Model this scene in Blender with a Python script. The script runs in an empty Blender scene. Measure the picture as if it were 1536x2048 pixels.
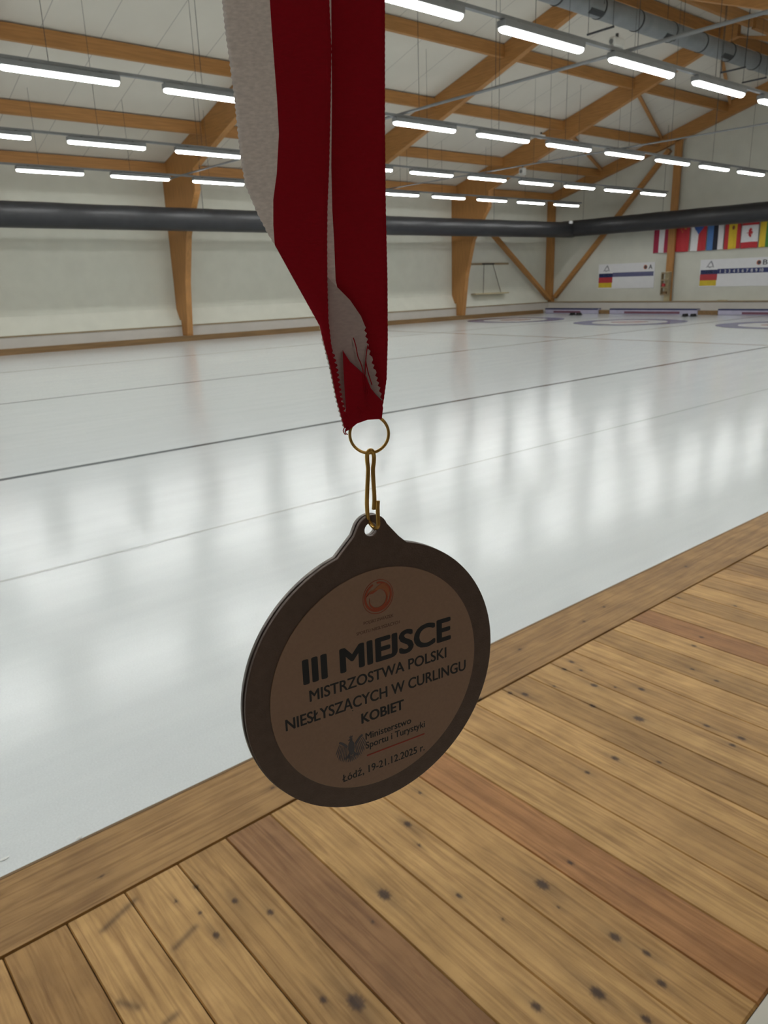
import bpy, bmesh, math, random
import numpy as np
from mathutils import Vector, Matrix

random.seed(7)
S = bpy.context.scene
COL = S.collection
PI = math.pi

# ------------------------------------------------------------------ camera, world, exposure
H = 1.50706
F_PX = 1502.53
YAW, PITCH, ROLL = 0.698755454, -0.295408759, -0.0327533018
def cam_axes():
    f = Vector((math.sin(YAW)*math.cos(PITCH), math.cos(YAW)*math.cos(PITCH), math.sin(PITCH)))
    r = Vector((math.cos(YAW), -math.sin(YAW), 0)); u = r.cross(f)
    r2 = r*math.cos(ROLL) + u*math.sin(ROLL); u2 = -r*math.sin(ROLL) + u*math.cos(ROLL)
    return r2, u2, f
_r, _u, _f = cam_axes()
cam_d = bpy.data.cameras.new('camera'); cam = bpy.data.objects.new('camera', cam_d); COL.objects.link(cam)
cam.matrix_world = Matrix(((_r.x, _u.x, -_f.x, 0), (_r.y, _u.y, -_f.y, 0), (_r.z, _u.z, -_f.z, H), (0, 0, 0, 1)))
cam_d.sensor_fit = 'VERTICAL'; cam_d.sensor_height = 36; cam_d.sensor_width = 27
cam_d.lens = F_PX/2048*36
cam_d.clip_start = 0.01; cam_d.clip_end = 200
cam_d.dof.use_dof = True; cam_d.dof.focus_distance = 0.25; cam_d.dof.aperture_fstop = 52
S.camera = cam

w = bpy.data.worlds.new('world'); S.world = w; w.use_nodes = True
w.node_tree.nodes['Background'].inputs[0].default_value = (0.6, 0.65, 0.7, 1)
w.node_tree.nodes['Background'].inputs[1].default_value = 0.02
S.view_settings.view_transform = 'Standard'; S.view_settings.look = 'None'
S.view_settings.exposure = 0.0; S.view_settings.gamma = 1.0; S.view_settings.use_curve_mapping = False
LAMP = 36.5
FILL_LAMP = 5.5  # strength of the added fill lamp behind the camera
try:
    S.cycles.use_denoising = True
    S.cycles.max_bounces = 8; S.cycles.diffuse_bounces = 5; S.cycles.glossy_bounces = 4
    S.cycles.sample_clamp_indirect = 6
except Exception:
    pass

# ------------------------------------------------------------------ materials
def base(name):
    m = bpy.data.materials.new(name); m.use_nodes = True
    nt = m.node_tree; b = nt.nodes['Principled BSDF']
    return m, nt, b
def mat(name, col, rough=.6, metal=0, var=.08, scale=6, stretch=(1, 1, 1), bump=0, bscale=200, coat=0, spec=.5):
    m, nt, b = base(name)
    N = nt.nodes; L = nt.links
    tc = N.new('ShaderNodeTexCoord'); mp = N.new('ShaderNodeMapping'); mp.inputs['Scale'].default_value = stretch
    L.new(tc.outputs['Object'], mp.inputs[0])
    no = N.new('ShaderNodeTexNoise'); no.inputs['Scale'].default_value = scale; no.inputs['Detail'].default_value = 5
    L.new(mp.outputs[0], no.inputs['Vector'])
    cr = N.new('ShaderNodeValToRGB')
    cr.color_ramp.elements[0].position = .3; cr.color_ramp.elements[1].position = .7
    cr.color_ramp.elements[0].color = (*[max(0, c*(1-var)) for c in col], 1)
    cr.color_ramp.elements[1].color = (*[c*(1+var) for c in col], 1)
    L.new(no.outputs[0], cr.inputs[0]); L.new(cr.outputs[0], b.inputs['Base Color'])
    b.inputs['Roughness'].default_value = rough; b.inputs['Metallic'].default_value = metal
    b.inputs['Coat Weight'].default_value = coat; b.inputs['Specular IOR Level'].default_value = spec
    if bump:
        n2 = N.new('ShaderNodeTexNoise'); n2.inputs['Scale'].default_value = bscale; n2.inputs['Detail'].default_value = 3
        L.new(mp.outputs[0], n2.inputs['Vector'])
        bp = N.new('ShaderNodeBump'); bp.inputs['Strength'].default_value = bump; bp.inputs['Distance'].default_value = .002
        L.new(n2.outputs[0], bp.inputs['Height']); L.new(bp.outputs[0], b.inputs['Normal'])
    return m
def emis(name, col, s):
    m, nt, b = base(name)
    b.inputs['Base Color'].default_value = (.8, .8, .8, 1)
    b.inputs['Emission Color'].default_value = (*col, 1); b.inputs['Emission Strength'].default_value = s
    return m

TIMBER = (.40, .190, .056)
M = {}
M['timber_x'] = mat('spruce timber grain along hall', TIMBER, .6, var=.16, scale=3, stretch=(.5, 9, 9))
M['timber_y'] = mat('glulam timber grain across hall', TIMBER, .6, var=.16, scale=3, stretch=(9, .6, 9))
M['timber_z'] = mat('glulam timber upright grain', TIMBER, .6, var=.16, scale=3, stretch=(9, 9, .6))
M['kerb'] = mat('brown kerb timber', (.20, .115, .045), .6, var=.2, scale=2, stretch=(.6, 10, 10))
M['wall'] = mat('pale wall membrane', (.64, .64, .56), .75, var=.03, scale=2.5)
M['endwall'] = mat('pale end wall membrane', (.60, .60, .53), .75, var=.04, scale=2)
M['plinth'] = mat('off white plinth', (.55, .52, .48), .7, var=.04, scale=2)
M['trimwood'] = mat('faded wood trim', (.30, .23, .14), .7, var=.12, scale=3)
M['gallery'] = mat('gallery plaster', (.42, .37, .33), .85, var=.03, scale=2)
M['gfloor'] = mat('cream gallery floor', (.62, .60, .53), .5, var=.03, scale=8)
M['galv'] = mat('galvanised duct steel', (.22, .235, .245), .5, .3, var=.12, scale=3)
M['darkmetal'] = mat('dark steel', (.06, .062, .065), .5, .5)
M['rail'] = mat('grey light rail', (.20, .205, .21), .5, .2)
M['ducthose'] = mat('black fabric hose', (.018, .0185, .021), .45, var=.2, scale=4, bump=.4, bscale=8)
M['white'] = mat('white plastic', (.78, .78, .78), .4, var=.02)
M['board'] = mat('white scoreboard sheet', (.72, .72, .74), .5, var=.02)
M['navy'] = mat('navy print', (.03, .04, .14), .5)
M['dnavy'] = mat('deep navy print', (.012, .02, .09), .5)
M['slate'] = mat('faded slate blue print', (.11, .115, .22), .5)
M['redp'] = mat('red print', (.42, .035, .045), .5)
M['yelp'] = mat('yellow print', (.60, .44, .02), .5)
M['ink'] = mat('dark grey print', (.05, .05, .06), .5)
M['greyp'] = mat('mid grey print', (.22, .22, .25), .5)
M['orange'] = mat('orange red print', (.5, .12, .04), .5)
M['rubber'] = mat('black rubber', (.012, .012, .013), .7)
M['lav'] = mat('lavender foam', (.42, .40, .52), .7)
M['maroon'] = mat('maroon print', (.16, .06, .09), .6)
M['rope'] = mat('grey rope', (.10, .08, .06), .8)
M['pine'] = mat('pale pine', (.50, .42, .25), .6, var=.12, scale=4)
def lamp_mat():
    # opal cover over a downward facing LED strip: brightest where the cover faces the floor
    m, nt, b = base('lit lamp diffuser'); N = nt.nodes; L = nt.links
    b.inputs['Base Color'].default_value = (.8, .8, .8, 1); b.inputs['Emission Color'].default_value = (.98, 1.0, .98, 1)
    g = N.new('ShaderNodeNewGeometry'); sx = N.new('ShaderNodeSeparateXYZ'); L.new(g.outputs['Normal'], sx.inputs[0])
    mr = N.new('ShaderNodeMapRange'); mr.inputs['From Min'].default_value = .05; mr.inputs['From Max'].default_value = -.9
    mr.inputs['To Min'].default_value = LAMP*.10; mr.inputs['To Max'].default_value = LAMP
    L.new(sx.outputs['Z'], mr.inputs[0]); L.new(mr.outputs[0], b.inputs['Emission Strength'])
    return m
M['diffuser'] = lamp_mat()
M['fill_lamp'] = emis('lit added fill lamp', (1.0, .93, .85), FILL_LAMP)
M['fcap'] = mat('lamp end cap', (.6, .6, .58), .4)

# ceiling : pale boards with hairline seams running up the slope
def ceil_mat():
    m, nt, b = base('pale ceiling panels'); N = nt.nodes; L = nt.links
    tc = N.new('ShaderNodeTexCoord'); sx = N.new('ShaderNodeSeparateXYZ'); L.new(tc.outputs['Object'], sx.inputs[0])
    dv = N.new('ShaderNodeMath'); dv.operation = 'MULTIPLY'; dv.inputs[1].default_value = 1/1.2; L.new(sx.outputs['X'], dv.inputs[0])
    fr = N.new('ShaderNodeMath'); fr.operation = 'FRACT'; L.new(dv.outputs[0], fr.inputs[0])
    lt = N.new('ShaderNodeMath'); lt.operation = 'LESS_THAN'; lt.inputs[1].default_value = .012; L.new(fr.outputs[0], lt.inputs[0])
    no = N.new('ShaderNodeTexNoise'); no.inputs['Scale'].default_value = 1.2; no.inputs['Detail'].default_value = 4
    L.new(tc.outputs['Object'], no.inputs['Vector'])
    cr = N.new('ShaderNodeValToRGB'); cr.color_ramp.elements[0].color = (.58, .545, .475, 1); cr.color_ramp.elements[1].color = (.66, .625, .55, 1)
    L.new(no.outputs[0], cr.inputs[0])
    mx = N.new('ShaderNodeMixRGB'); mx.inputs[2].default_value = (.33, .31, .29, 1)
    L.new(lt.outputs[0], mx.inputs[0]); L.new(cr.outputs[0], mx.inputs[1]); L.new(mx.outputs[0], b.inputs['Base Color'])
    b.inputs['Roughness'].default_value = .85
    return m
M['ceil'] = ceil_mat()

def ice_mat(name, col, col2, streak=True):
    m, nt, b = base(name); N = nt.nodes; L = nt.links
    tc = N.new('ShaderNodeTexCoord')
    mp = N.new('ShaderNodeMapping'); mp.inputs['Scale'].default_value = (.5, 3, 1); L.new(tc.outputs['Object'], mp.inputs[0])
    n1 = N.new('ShaderNodeTexNoise'); n1.inputs['Scale'].default_value = 1.6; n1.inputs['Detail'].default_value = 7; n1.inputs['Roughness'].default_value = .62
    L.new(mp.outputs[0], n1.inputs['Vector'])
    cr = N.new('ShaderNodeValToRGB'); cr.color_ramp.elements[0].position = .35; cr.color_ramp.elements[1].position = .66
    cr.color_ramp.elements[0].color = (*col, 1); cr.color_ramp.elements[1].color = (*col2, 1)
    L.new(n1.outputs[0], cr.inputs[0])
    # fine frost grain
    n3 = N.new('ShaderNodeTexNoise'); n3.inputs['Scale'].default_value = 160; n3.inputs['Detail'].default_value = 3
    L.new(tc.outputs['Object'], n3.inputs['Vector'])
    c3 = N.new('ShaderNodeValToRGB'); c3.color_ramp.elements[0].position = .3; c3.color_ramp.elements[1].position = .7
    c3.color_ramp.elements[0].color = (.94, .94, .94, 1); c3.color_ramp.elements[1].color = (1.04, 1.04, 1.04, 1)
    L.new(n3.outputs[0], c3.inputs[0])
    mu = N.new('ShaderNodeMixRGB'); mu.blend_type = 'MULTIPLY'; mu.inputs[0].default_value = 1
    L.new(cr.outputs[0], mu.inputs[1]); L.new(c3.outputs[0], mu.inputs[2]); L.new(mu.outputs[0], b.inputs['Base Color'])
    n4 = N.new('ShaderNodeTexNoise'); n4.inputs['Scale'].default_value = 26; n4.inputs['Detail'].default_value = 6
    L.new(tc.outputs['Object'], n4.inputs['Vector'])
    mr = N.new('ShaderNodeMapRange'); mr.inputs['From Min'].default_value = .3; mr.inputs['From Max'].default_value = .7
    mr.inputs['To Min'].default_value = .06; mr.inputs['To Max'].default_value = .16
    L.new(n4.outputs[0], mr.inputs[0]); L.new(mr.outputs[0], b.inputs['Roughness'])
    b.inputs['IOR'].default_value = 1.31
    bp = N.new('ShaderNodeBump'); bp.inputs['Strength'].default_value = .2; bp.inputs['Distance'].default_value = .0015
    L.new(n3.outputs[0], bp.inputs['Height']); L.new(bp.outputs[0], b.inputs['Normal'])
    return m
M['ice'] = ice_mat('pebbled curling ice', (.70, .74, .765), (.745, .785, .805))
M['ice_grey'] = ice_mat('grey line under ice', (.13, .145, .16), (.17, .19, .20))
M['ice_grey2'] = ice_mat('thin grey line under ice', (.27, .29, .30), (.32, .34, .35))
M['ice_faint'] = ice_mat('faint line under ice', (.50, .53, .53), (.58, .60, .60))
M['ice_rose'] = ice_mat('faded red line under ice', (.42, .33, .30), (.50, .40, .37))
M['ice_blue'] = ice_mat('blue ring under ice', (.10, .11, .29), (.14, .15, .35))
M['ice_white'] = ice_mat('white ring under ice', (.72, .74, .74), (.80, .82, .82))
M['ice_red'] = ice_mat('red ring under ice', (.55, .34, .36), (.62, .40, .42))

def plank_mat(nm, gs):
    m, nt, b = base(nm); N = nt.nodes; L = nt.links
    at = N.new('ShaderNodeVertexColor'); at.layer_name = 'wood'
    tc = N.new('ShaderNodeTexCoord'); mp = N.new('ShaderNodeMapping'); mp.inputs['Scale'].default_value = gs
    L.new(tc.outputs['Object'], mp.inputs[0])
    n1 = N.new('ShaderNodeTexNoise'); n1.inputs['Scale'].default_value = 1.6; n1.inputs['Detail'].default_value = 8; n1.inputs['Distortion'].default_value = 1.0
    n1.inputs['Roughness'].default_value = .6
    L.new(mp.outputs[0], n1.inputs['Vector'])
    cr = N.new('ShaderNodeValToRGB'); e = cr.color_ramp.elements
    e[0].position = .27; e[0].color = (.55, .47, .36, 1); e[1].position = .60; e[1].color = (1.10, 1.10, 1.10, 1)
    L.new(n1.outputs[0], cr.inputs[0])
    n2 = N.new('ShaderNodeTexNoise'); n2.inputs['Scale'].default_value = 9; n2.inputs['Detail'].default_value = 4
    L.new(tc.outputs['Object'], n2.inputs['Vector'])
    c2 = N.new('ShaderNodeValToRGB'); c2.color_ramp.elements[0].position = .3; c2.color_ramp.elements[1].position = .7
    c2.color_ramp.elements[0].color = (.82, .79, .73, 1); c2.color_ramp.elements[1].color = (1.08, 1.08, 1.08, 1)
    L.new(n2.outputs[0], c2.inputs[0])
    a = N.new('ShaderNodeMixRGB'); a.blend_type = 'MULTIPLY'; a.inputs[0].default_value = 1
    L.new(at.outputs[0], a.inputs[1]); L.new(cr.outputs[0], a.inputs[2])
    c = N.new('ShaderNodeMixRGB'); c.blend_type = 'MULTIPLY'; c.inputs[0].default_value = 1
    L.new(a.outputs[0], c.inputs[1]); L.new(c2.outputs[0], c.inputs[2]); L.new(c.outputs[0], b.inputs['Base Color'])
    b.inputs['Roughness'].default_value = .5; b.inputs['Specular IOR Level'].default_value = .35
    bp = N.new('ShaderNodeBump'); bp.inputs['Strength'].default_value = .15; bp.inputs['Distance'].default_value = .001
    L.new(n1.outputs[0], bp.inputs['Height']); L.new(bp.outputs[0], b.inputs['Normal'])
    return m
M['plank'] = plank_mat('knotty pine floor planks', (34, 1.8, 1)); M['border'] = plank_mat('brown border board', (1.8, 34, 1))

# ------------------------------------------------------------------ helpers
def link_mesh(name, me, mats, parent=None):
    for m in (mats if isinstance(mats, (list, tuple)) else [mats]):
        me.materials.append(m)
    o = bpy.data.objects.new(name, me); COL.objects.link(o)
    if parent: o.parent = parent
    return o
def obj(name, bm, mats, parent=None, local=False, smooth=False):
    """bm is in world space unless local; a parent Empty is unrotated when world space is used"""
    if parent and not local:
        p = parent; off = Vector((0, 0, 0))
        while p: off += p.location; p = p.parent
        bmesh.ops.translate(bm, verts=bm.verts, vec=-off)
    bmesh.ops.recalc_face_normals(bm, faces=bm.faces)
    me = bpy.data.meshes.new(name); bm.to_mesh(me); bm.free()
    if smooth:
        me.polygons.foreach_set('use_smooth', [True]*len(me.polygons))
    return link_mesh(name, me, mats, parent)
def tag(o, label=None, cat=None, group=None, kind=None):
    if label: o['label'] = label
    if cat: o['category'] = cat
    if group: o['group'] = group
    if kind: o['kind'] = kind
    return o
def thing(name, label, cat, loc=(0, 0, 0), rotz=0, group=None):
    o = bpy.data.objects.new(name, None); COL.objects.link(o)
    o.location = loc; o.rotation_euler = (0, 0, rotz); o.empty_display_size = .1
    return tag(o, label, cat, group)
def struct(name, bm, m):
    return tag(obj(name, bm, m), kind='structure')
def copy_tree(o, parent=None):
    c = o.copy(); COL.objects.link(c)
    if parent: c.parent = parent
    for ch in list(o.children): copy_tree(ch, c)
    return c
def NB(): return bmesh.new()
def box(bm, x0, x1, y0, y1, z0, z1, mi=0, bev=0):
    vs = [bm.verts.new((x, y, z)) for x in (x0, x1) for y in (y0, y1) for z in (z0, z1)]
    fs = []
    for q in ((0, 1, 3, 2), (4, 6, 7, 5), (0, 4, 5, 1), (2, 3, 7, 6), (0, 2, 6, 4), (1, 5, 7, 3)):
        f = bm.faces.new([vs[i] for i in q]); f.material_index = mi; fs.append(f)
    if bev:
        es = list({e for f in fs for e in f.edges})
        bmesh.ops.bevel(bm, geom=es, offset=bev, segments=1, affect='EDGES')
def prism_x(bm, poly, x0, x1):
    """polygon given as (y,z), extruded along x"""
    a = [bm.verts.new((x0, y, z)) for y, z in poly]; b = [bm.verts.new((x1, y, z)) for y, z in poly]
    bm.faces.new(a); bm.faces.new(b[::-1])
    n = len(poly)
    for i in range(n):
        bm.faces.new((a[i], a[(i+1) % n], b[(i+1) % n], b[i]))
def bar(bm, p, q, w, h, up=(0, 0, 1)):
    p = Vector(p); q = Vector(q); d = (q-p).normalized(); s = d.cross(Vector(up)).normalized(); t = s.cross(d)
    r = []
    for e in (p, q):
        r.append([bm.verts.new(e + s*(a*w/2) + t*(b*h/2)) for a, b in ((-1, -1), (1, -1), (1, 1), (-1, 1))])
    bm.faces.new(r[0]); bm.faces.new(r[1][::-1])
    for i in range(4): bm.faces.new((r[0][i], r[0][(i+1) % 4], r[1][(i+1) % 4], r[1][i]))
def tube(bm, pts, rad, seg=12, cap=True, closed=False, flat=1.0):
    """sweep a circle along points; rad is a number or one per point"""
    pts = [Vector(p) for p in pts]; n = len(pts)
    rad = rad if isinstance(rad, (list, tuple)) else [rad]*n
    prev = None; rings = []
    for i in range(n):
        if closed: d = pts[(i+1) % n]-pts[i-1]
        else: d = pts[min(i+1, n-1)]-pts[max(i-1, 0)]
        d.normalize()
        if prev is None:
            a = Vector((0, 0, 1)) if abs(d.z) < .9 else Vector((1, 0, 0))
            s = d.cross(a).normalized()
        else:
            s = (prev - d*prev.dot(d)).normalized()
        prev = s; t = d.cross(s)
        rings.append([bm.verts.new(pts[i] + (s*math.cos(2*PI*k/seg) + t*math.sin(2*PI*k/seg)*flat)*rad[i]) for k in range(seg)])
    for i in range(n if closed else n-1):
        A = rings[i]; B = rings[(i+1) % n]
        for k in range(seg): bm.faces.new((A[k], A[(k+1) % seg], B[(k+1) % seg], B[k]))
    if cap and not closed:
        bm.faces.new(rings[0][::-1]); bm.faces.new(rings[-1])
def smooth_path(pts, n=6):
    """Catmull-Rom through points"""
    P = [Vector(p) for p in pts]; out = []
    for i in range(len(P)-1):
        a = P[max(i-1, 0)]; b = P[i]; c = P[i+1]; d = P[min(i+2, len(P)-1)]
        for k in range(n):
            t = k/n
            out.append(.5*((2*b) + (c-a)*t + (2*a-5*b+4*c-d)*t*t + (3*b-a-3*c+d)*t**3))
    out.append(P[-1]); return out
def shape_mesh(splines, extrude, bevel=0, offset=0):
    """2D outlines with holes -> mesh (x,y plane, thickness both ways)"""
    cu = bpy.data.curves.new('tmp', 'CURVE'); cu.dimensions = '2D'; cu.fill_mode = 'BOTH'
    cu.extrude = extrude; cu.bevel_depth = bevel; cu.bevel_resolution = 1; cu.offset = offset
    for s in splines:
        sp = cu.splines.new('POLY'); sp.points.add(len(s)-1); sp.use_cyclic_u = True
        for p, q in zip(sp.points, s): p.co = (q[0], q[1], 0, 1)
    o = bpy.data.objects.new('tmp', cu); COL.objects.link(o)
    dg = bpy.context.evaluated_depsgraph_get()
    me = bpy.data.meshes.new_from_object(o.evaluated_get(dg))
    bpy.data.objects.remove(o); bpy.data.curves.remove(cu)
    return me
def text_mesh(s, w=None, h=None, x0=0, y0=0, extrude=.0001, bold=0.0, spacing=1.0, cap='H', flat_j=False):
    """lettering fitted: width w, capital height h, lower left corner (x0,y0)"""
    def mk(t):
        cu = bpy.data.curves.new('tmp', 'FONT'); cu.body = t; cu.size = 1; cu.space_character = spacing
        cu.resolution_u = 4; cu.fill_mode = 'FRONT'
        o = bpy.data.objects.new('tmp', cu); COL.objects.link(o)
        dg = bpy.context.evaluated_depsgraph_get()
        me = bpy.data.meshes.new_from_object(o.evaluated_get(dg))
        bpy.data.objects.remove(o); bpy.data.curves.remove(cu); return me
    ref = mk(cap); ch = [v.co.y for v in ref.vertices]; ref_h = max(ch)-min(ch); bpy.data.meshes.remove(ref)
    me = mk(s)
    if flat_j:                                    # lift letters that drop under the baseline onto it
        em = bmesh.new(); em.from_mesh(me); em.verts.ensure_lookup_table(); seen = set()
        for v0 in em.verts:
            if v0 in seen: continue
            st = [v0]; isl = []; seen.add(v0)
            while st:
                v = st.pop(); isl.append(v)
                for e in v.link_edges:
                    o_ = e.other_vert(v)
                    if o_ not in seen: seen.add(o_); st.append(o_)
            lo = min(v.co.y for v in isl); hi = max(v.co.y for v in isl)
            if lo < -.06 and hi > .4:
                for v in isl: v.co.y = (v.co.y-lo)/(hi-lo)*hi
        em.to_mesh(me); em.free()
    xs = [v.co.x for v in me.vertices]
    bx = min(xs); bw = max(xs)-bx
    sy = h/ref_h; sx = w/bw if w else sy
    for v in me.vertices:
        v.co.x = (v.co.x-bx)*sx + x0; v.co.y = v.co.y*sy + y0
    if bold:
        em = bmesh.new(); bs = bold*sy
        for i in range(8):
            a = PI/4*i
            c = me.copy()
            for v in c.vertices: v.co.x += bs*math.cos(a); v.co.y += bs*.6*math.sin(a); v.co.z += 1e-6*(i+1)
            em.from_mesh(c); bpy.data.meshes.remove(c)
        em.to_mesh(me); em.free()
    return me
def transform(me, f):
    for v in me.vertices: v.co = f(v.co)
    me.update(); return me

# ------------------------------------------------------------------ the hall
EAVE_Y, RIDGE_Y = 22.43, 11.45
def roofz(y):
    return 5.06 + (22.2-y)*.296 if y >= RIDGE_Y else 8.242 - (RIDGE_Y-y)*.296
XE = 29.12                         # end wall face
XB = -13.0
bm = NB(); box(bm, XB, XE, 1.885, 22.2, -.2, 0); ice = struct('floor', bm, M['ice'])
bm = NB(); box(bm, XB, XE+.2, 22.45, 22.65, -.2, 5.0); struct('wall_left', bm, M['wall'])
bm = NB(); prism_x(bm, [(22.45, -.2), (22.45, 4.98), (RIDGE_Y, 8.24), (.05, 4.85), (.05, -.2)], XE, XE+.2); struct('wall_end', bm, M['endwall'])
bm = NB(); prism_x(bm, [(22.45, -.2), (22.45, 4.98), (RIDGE_Y, 8.24), (.05, 4.85), (.05, -.2)], XB-.2, XB); struct('wall_back', bm, M['endwall'])
bm = NB()
box(bm, 2.6, XE, .05, .30, -.2, 4.93); box(bm, XB, -2.6, .05, .30, -.2, 4.93); box(bm, -2.6, 2.6, .05, .30, 2.7, 4.93)
struct('wall_right', bm, M['wall'])
bm = NB(); prism_x(bm, [(22.65, roofz(22.65)), (RIDGE_Y, roofz(RIDGE_Y)), (.05, roofz(.05)), (.05, roofz(.05)+.15), (RIDGE_Y, roofz(RIDGE_Y)+.15), (22.65, roofz(22.65)+.15)], XB-.2, XE+.2)
struct('ceiling', bm, M['ceil'])
# plinths and kerbs
bm = NB(); box(bm, XB, 28.87, 22.2, 22.45, -.1, .43); box(bm, 28.85, XE, .3, 22.2, -.1, .42); struct('baseboard_left', bm, M['plinth'])
bm = NB(); box(bm, XB, 28.85, 22.18, 22.45, .43, .47); box(bm, 28.83, XE, .3, 22.45, .43, .47); struct('trim_1', bm, M['trimwood'])
bm = NB(); box(bm, XB, 28.0, 21.785, 21.93, -.05, .16, bev=.008); struct('trim_2', bm, M['kerb'])
bm = NB(); box(bm, XB, 28.8, 21.93, 22.2, -.05, .10); struct('baseboard_kerb', bm, M['plinth'])
bm = NB(); prism_x(bm, [(22.449, .95), (22.449, .471), (22.2, .471)], XB, 28.83); struct('wall_left_foot', bm, M['wall'])
# gallery behind the opening, where the photographer stands
bm = NB(); box(bm, -2.6, 2.6, -3.5, .425, -.2, .062); box(bm, XB, -2.6, .3, .425, -.2, .062); box(bm, 2.6, 28.8, .3, .425, -.2, .062); struct('floor_gallery', bm, M['gfloor'])
bm = NB()
box(bm, -2.75, 2.75, -3.7, -3.5, -.2, 2.8); box(bm, -2.8, -2.6, -3.5, .05, -.2, 2.8); box(bm, 2.6, 2.8, -3.5, .05, -.2, 2.8)
struct('wall_gallery', bm, M['gallery'])
bm = NB(); box(bm, -2.8, 2.8, -3.7, .05, 2.8, 2.95); struct('ceiling_gallery', bm, M['gallery'])

# ice markings
def strip(name, m, x0, x1, y0, y1, z=.0015):
    bm = NB(); vs = [bm.verts.new(p) for p in ((x0, y0, z), (x1, y0, z), (x1, y1, z), (x0, y1, z))]; bm.faces.new(vs)
    return tag(obj(name, bm, m), kind='structure')
for y, wd, k in ((16.905, .06, 'ice_grey2'), (11.931, .075, 'ice_grey2'), (6.898, .08, 'ice_grey')):
    strip('floor_line', M[k], XB, 27.9, y-wd/2, y+wd/2)
strip('floor_line', M['ice_faint'], XB, 26.8, 4.33-.012, 4.33+.012)
strip('floor_line', M['ice_rose'], 16.56, 16.67, 1.9, 21.7, .0022)
strip('floor_line', M['ice_faint'], 23.13, 23.16, 1.9, 21.7, .0012)
strip('floor_line', M['ice_faint'], 24.98, 25.01, 1.9, 21.7, .0012)
def house(cy, label):
    t = thing('target_rings', label, 'target', (23.15, cy, 0), group=None)
    def ring(r0, r1, z, nm, m):
        bm = NB(); n = 64
        A = [bm.verts.new((r1*math.cos(2*PI*k/n), r1*math.sin(2*PI*k/n), z)) for k in range(n)]
        if r0:
            B = [bm.verts.new((r0*math.cos(2*PI*k/n), r0*math.sin(2*PI*k/n), z)) for k in range(n)]
            for k in range(n): bm.faces.new((A[k], A[(k+1) % n], B[(k+1) % n], B[k]))
        else: bm.faces.new(A)
        obj(nm, bm, M[m], t, local=True)
    ring(1.22, 1.83, .003, 'outer_ring', 'ice_blue'); ring(.61, 1.22, .003, 'middle_ring', 'ice_white')
    ring(.15, .61, .003, 'inner_ring', 'ice_red'); ring(0, .15, .003, 'button', 'ice_white')
house(19.34, 'blue, white and red curling target painted in the ice, nearest the left wall')
house(14.42, 'blue, white and red curling target in the ice in front of the letter A scoreboard')
house(9.41, 'blue, white and red curling target cut off by the right edge of the photo')

# frost flecks swept against the border
bm = NB(); fr = random.Random(11)
for cx, cy, r in ((.478, 1.955, .016), (.47, 1.975, .009), (.52, 1.905, .014), (.535, 1.90, .009), (.453, 1.94, .008), (.353, 1.913, .015), (.385, 1.915, .011), (.40, 1.905, .012), (.314, 1.912, .014), (.33, 1.93, .009), (.294, 1.955, .010), (.268, 1.93, .013), (.25, 1.91, .012), (.283, 2.033, .011), (.43, 1.905, .007), (.56, 1.90, .006)):
    k = 11; vs = []
    for i in range(k):
        a = 2*PI*i/k; q = r*fr.uniform(.55, 1.15); vs.append(bm.verts.new((cx+q*1.3*math.cos(a), cy+q*.6*math.sin(a), .0022)))
    t_ = bm.verts.new((cx, cy, .0045))
    for i in range(k): bm.faces.new((vs[i], vs[(i+1) % k], t_))
fo = obj('frost_flecks', bm, mat('white frost', (.86, .88, .88), .8, var=.03, scale=80)); tag(fo, 'loose white frost flecks on the ice beside the timber border', 'frost', kind='stuff')

# timber border and planked walkway
def gridplank(x0, x1, y0, y1, z, nx, ny, tone, knots, strokes, edge=.004, along='y'):
    xs = np.linspace(x0, x1, nx); ys = np.linspace(y0, y1, ny)
    X, Y = np.meshgrid(xs, ys, indexing='ij'); Z = np.full_like(X, z)
    if along == 'y':
        Z[0, :] -= edge*1.6; Z[-1, :] -= edge*1.6; X[1, :] = x0+edge*.6; X[-2, :] = x1-edge*.6
        Z[:, 0] -= edge; Z[:, -1] -= edge
    else:
        Z[:, 0] -= edge*3; Y[:, 1] = y0+edge*.6
    C = np.ones(X.shape+(3,))*np.array(tone)
    dark = np.zeros(X.shape)
    for kx, ky, r in knots:
        if along == 'y': d = ((X-kx)/r)**2 + ((Y-ky)/(r*1.55))**2
        else: d = ((X-kx)/(r*1.5))**2 + ((Y-ky)/r)**2
        wob = .18*np.sin(9*np.arctan2(Y-ky, X-kx) + kx*40)
        dark = np.maximum(dark, np.clip(1.25-d*(.85+wob), 0, 1))
        # grain halo
        e = ((X-kx)/(r*1.3))**2 + ((Y-ky)/(r*6))**2 if along == 'y' else ((X-kx)/(r*6))**2 + ((Y-ky)/(r*1.3))**2
        dark = np.maximum(dark, .38*np.exp(-e))
    for (ax, ay), (bx, by) in strokes:
        L2 = (bx-ax)**2+(by-ay)**2
        t = np.clip(((X-ax)*(bx-ax)+(Y-ay)*(by-ay))/L2, 0, 1)
        d = np.hypot(X-ax-t*(bx-ax), Y-ay-t*(by-ay))/.0085
        dark = np.maximum(dark, .62*np.exp(-d*d))
    kc = np.array((.042, .019, .010))
    C = C*(1-dark[..., None]*.92) + kc*dark[..., None]*.92
    # drop skirts at the seams read as dark lines through real gaps
    return X, Y, Z, C
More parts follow.
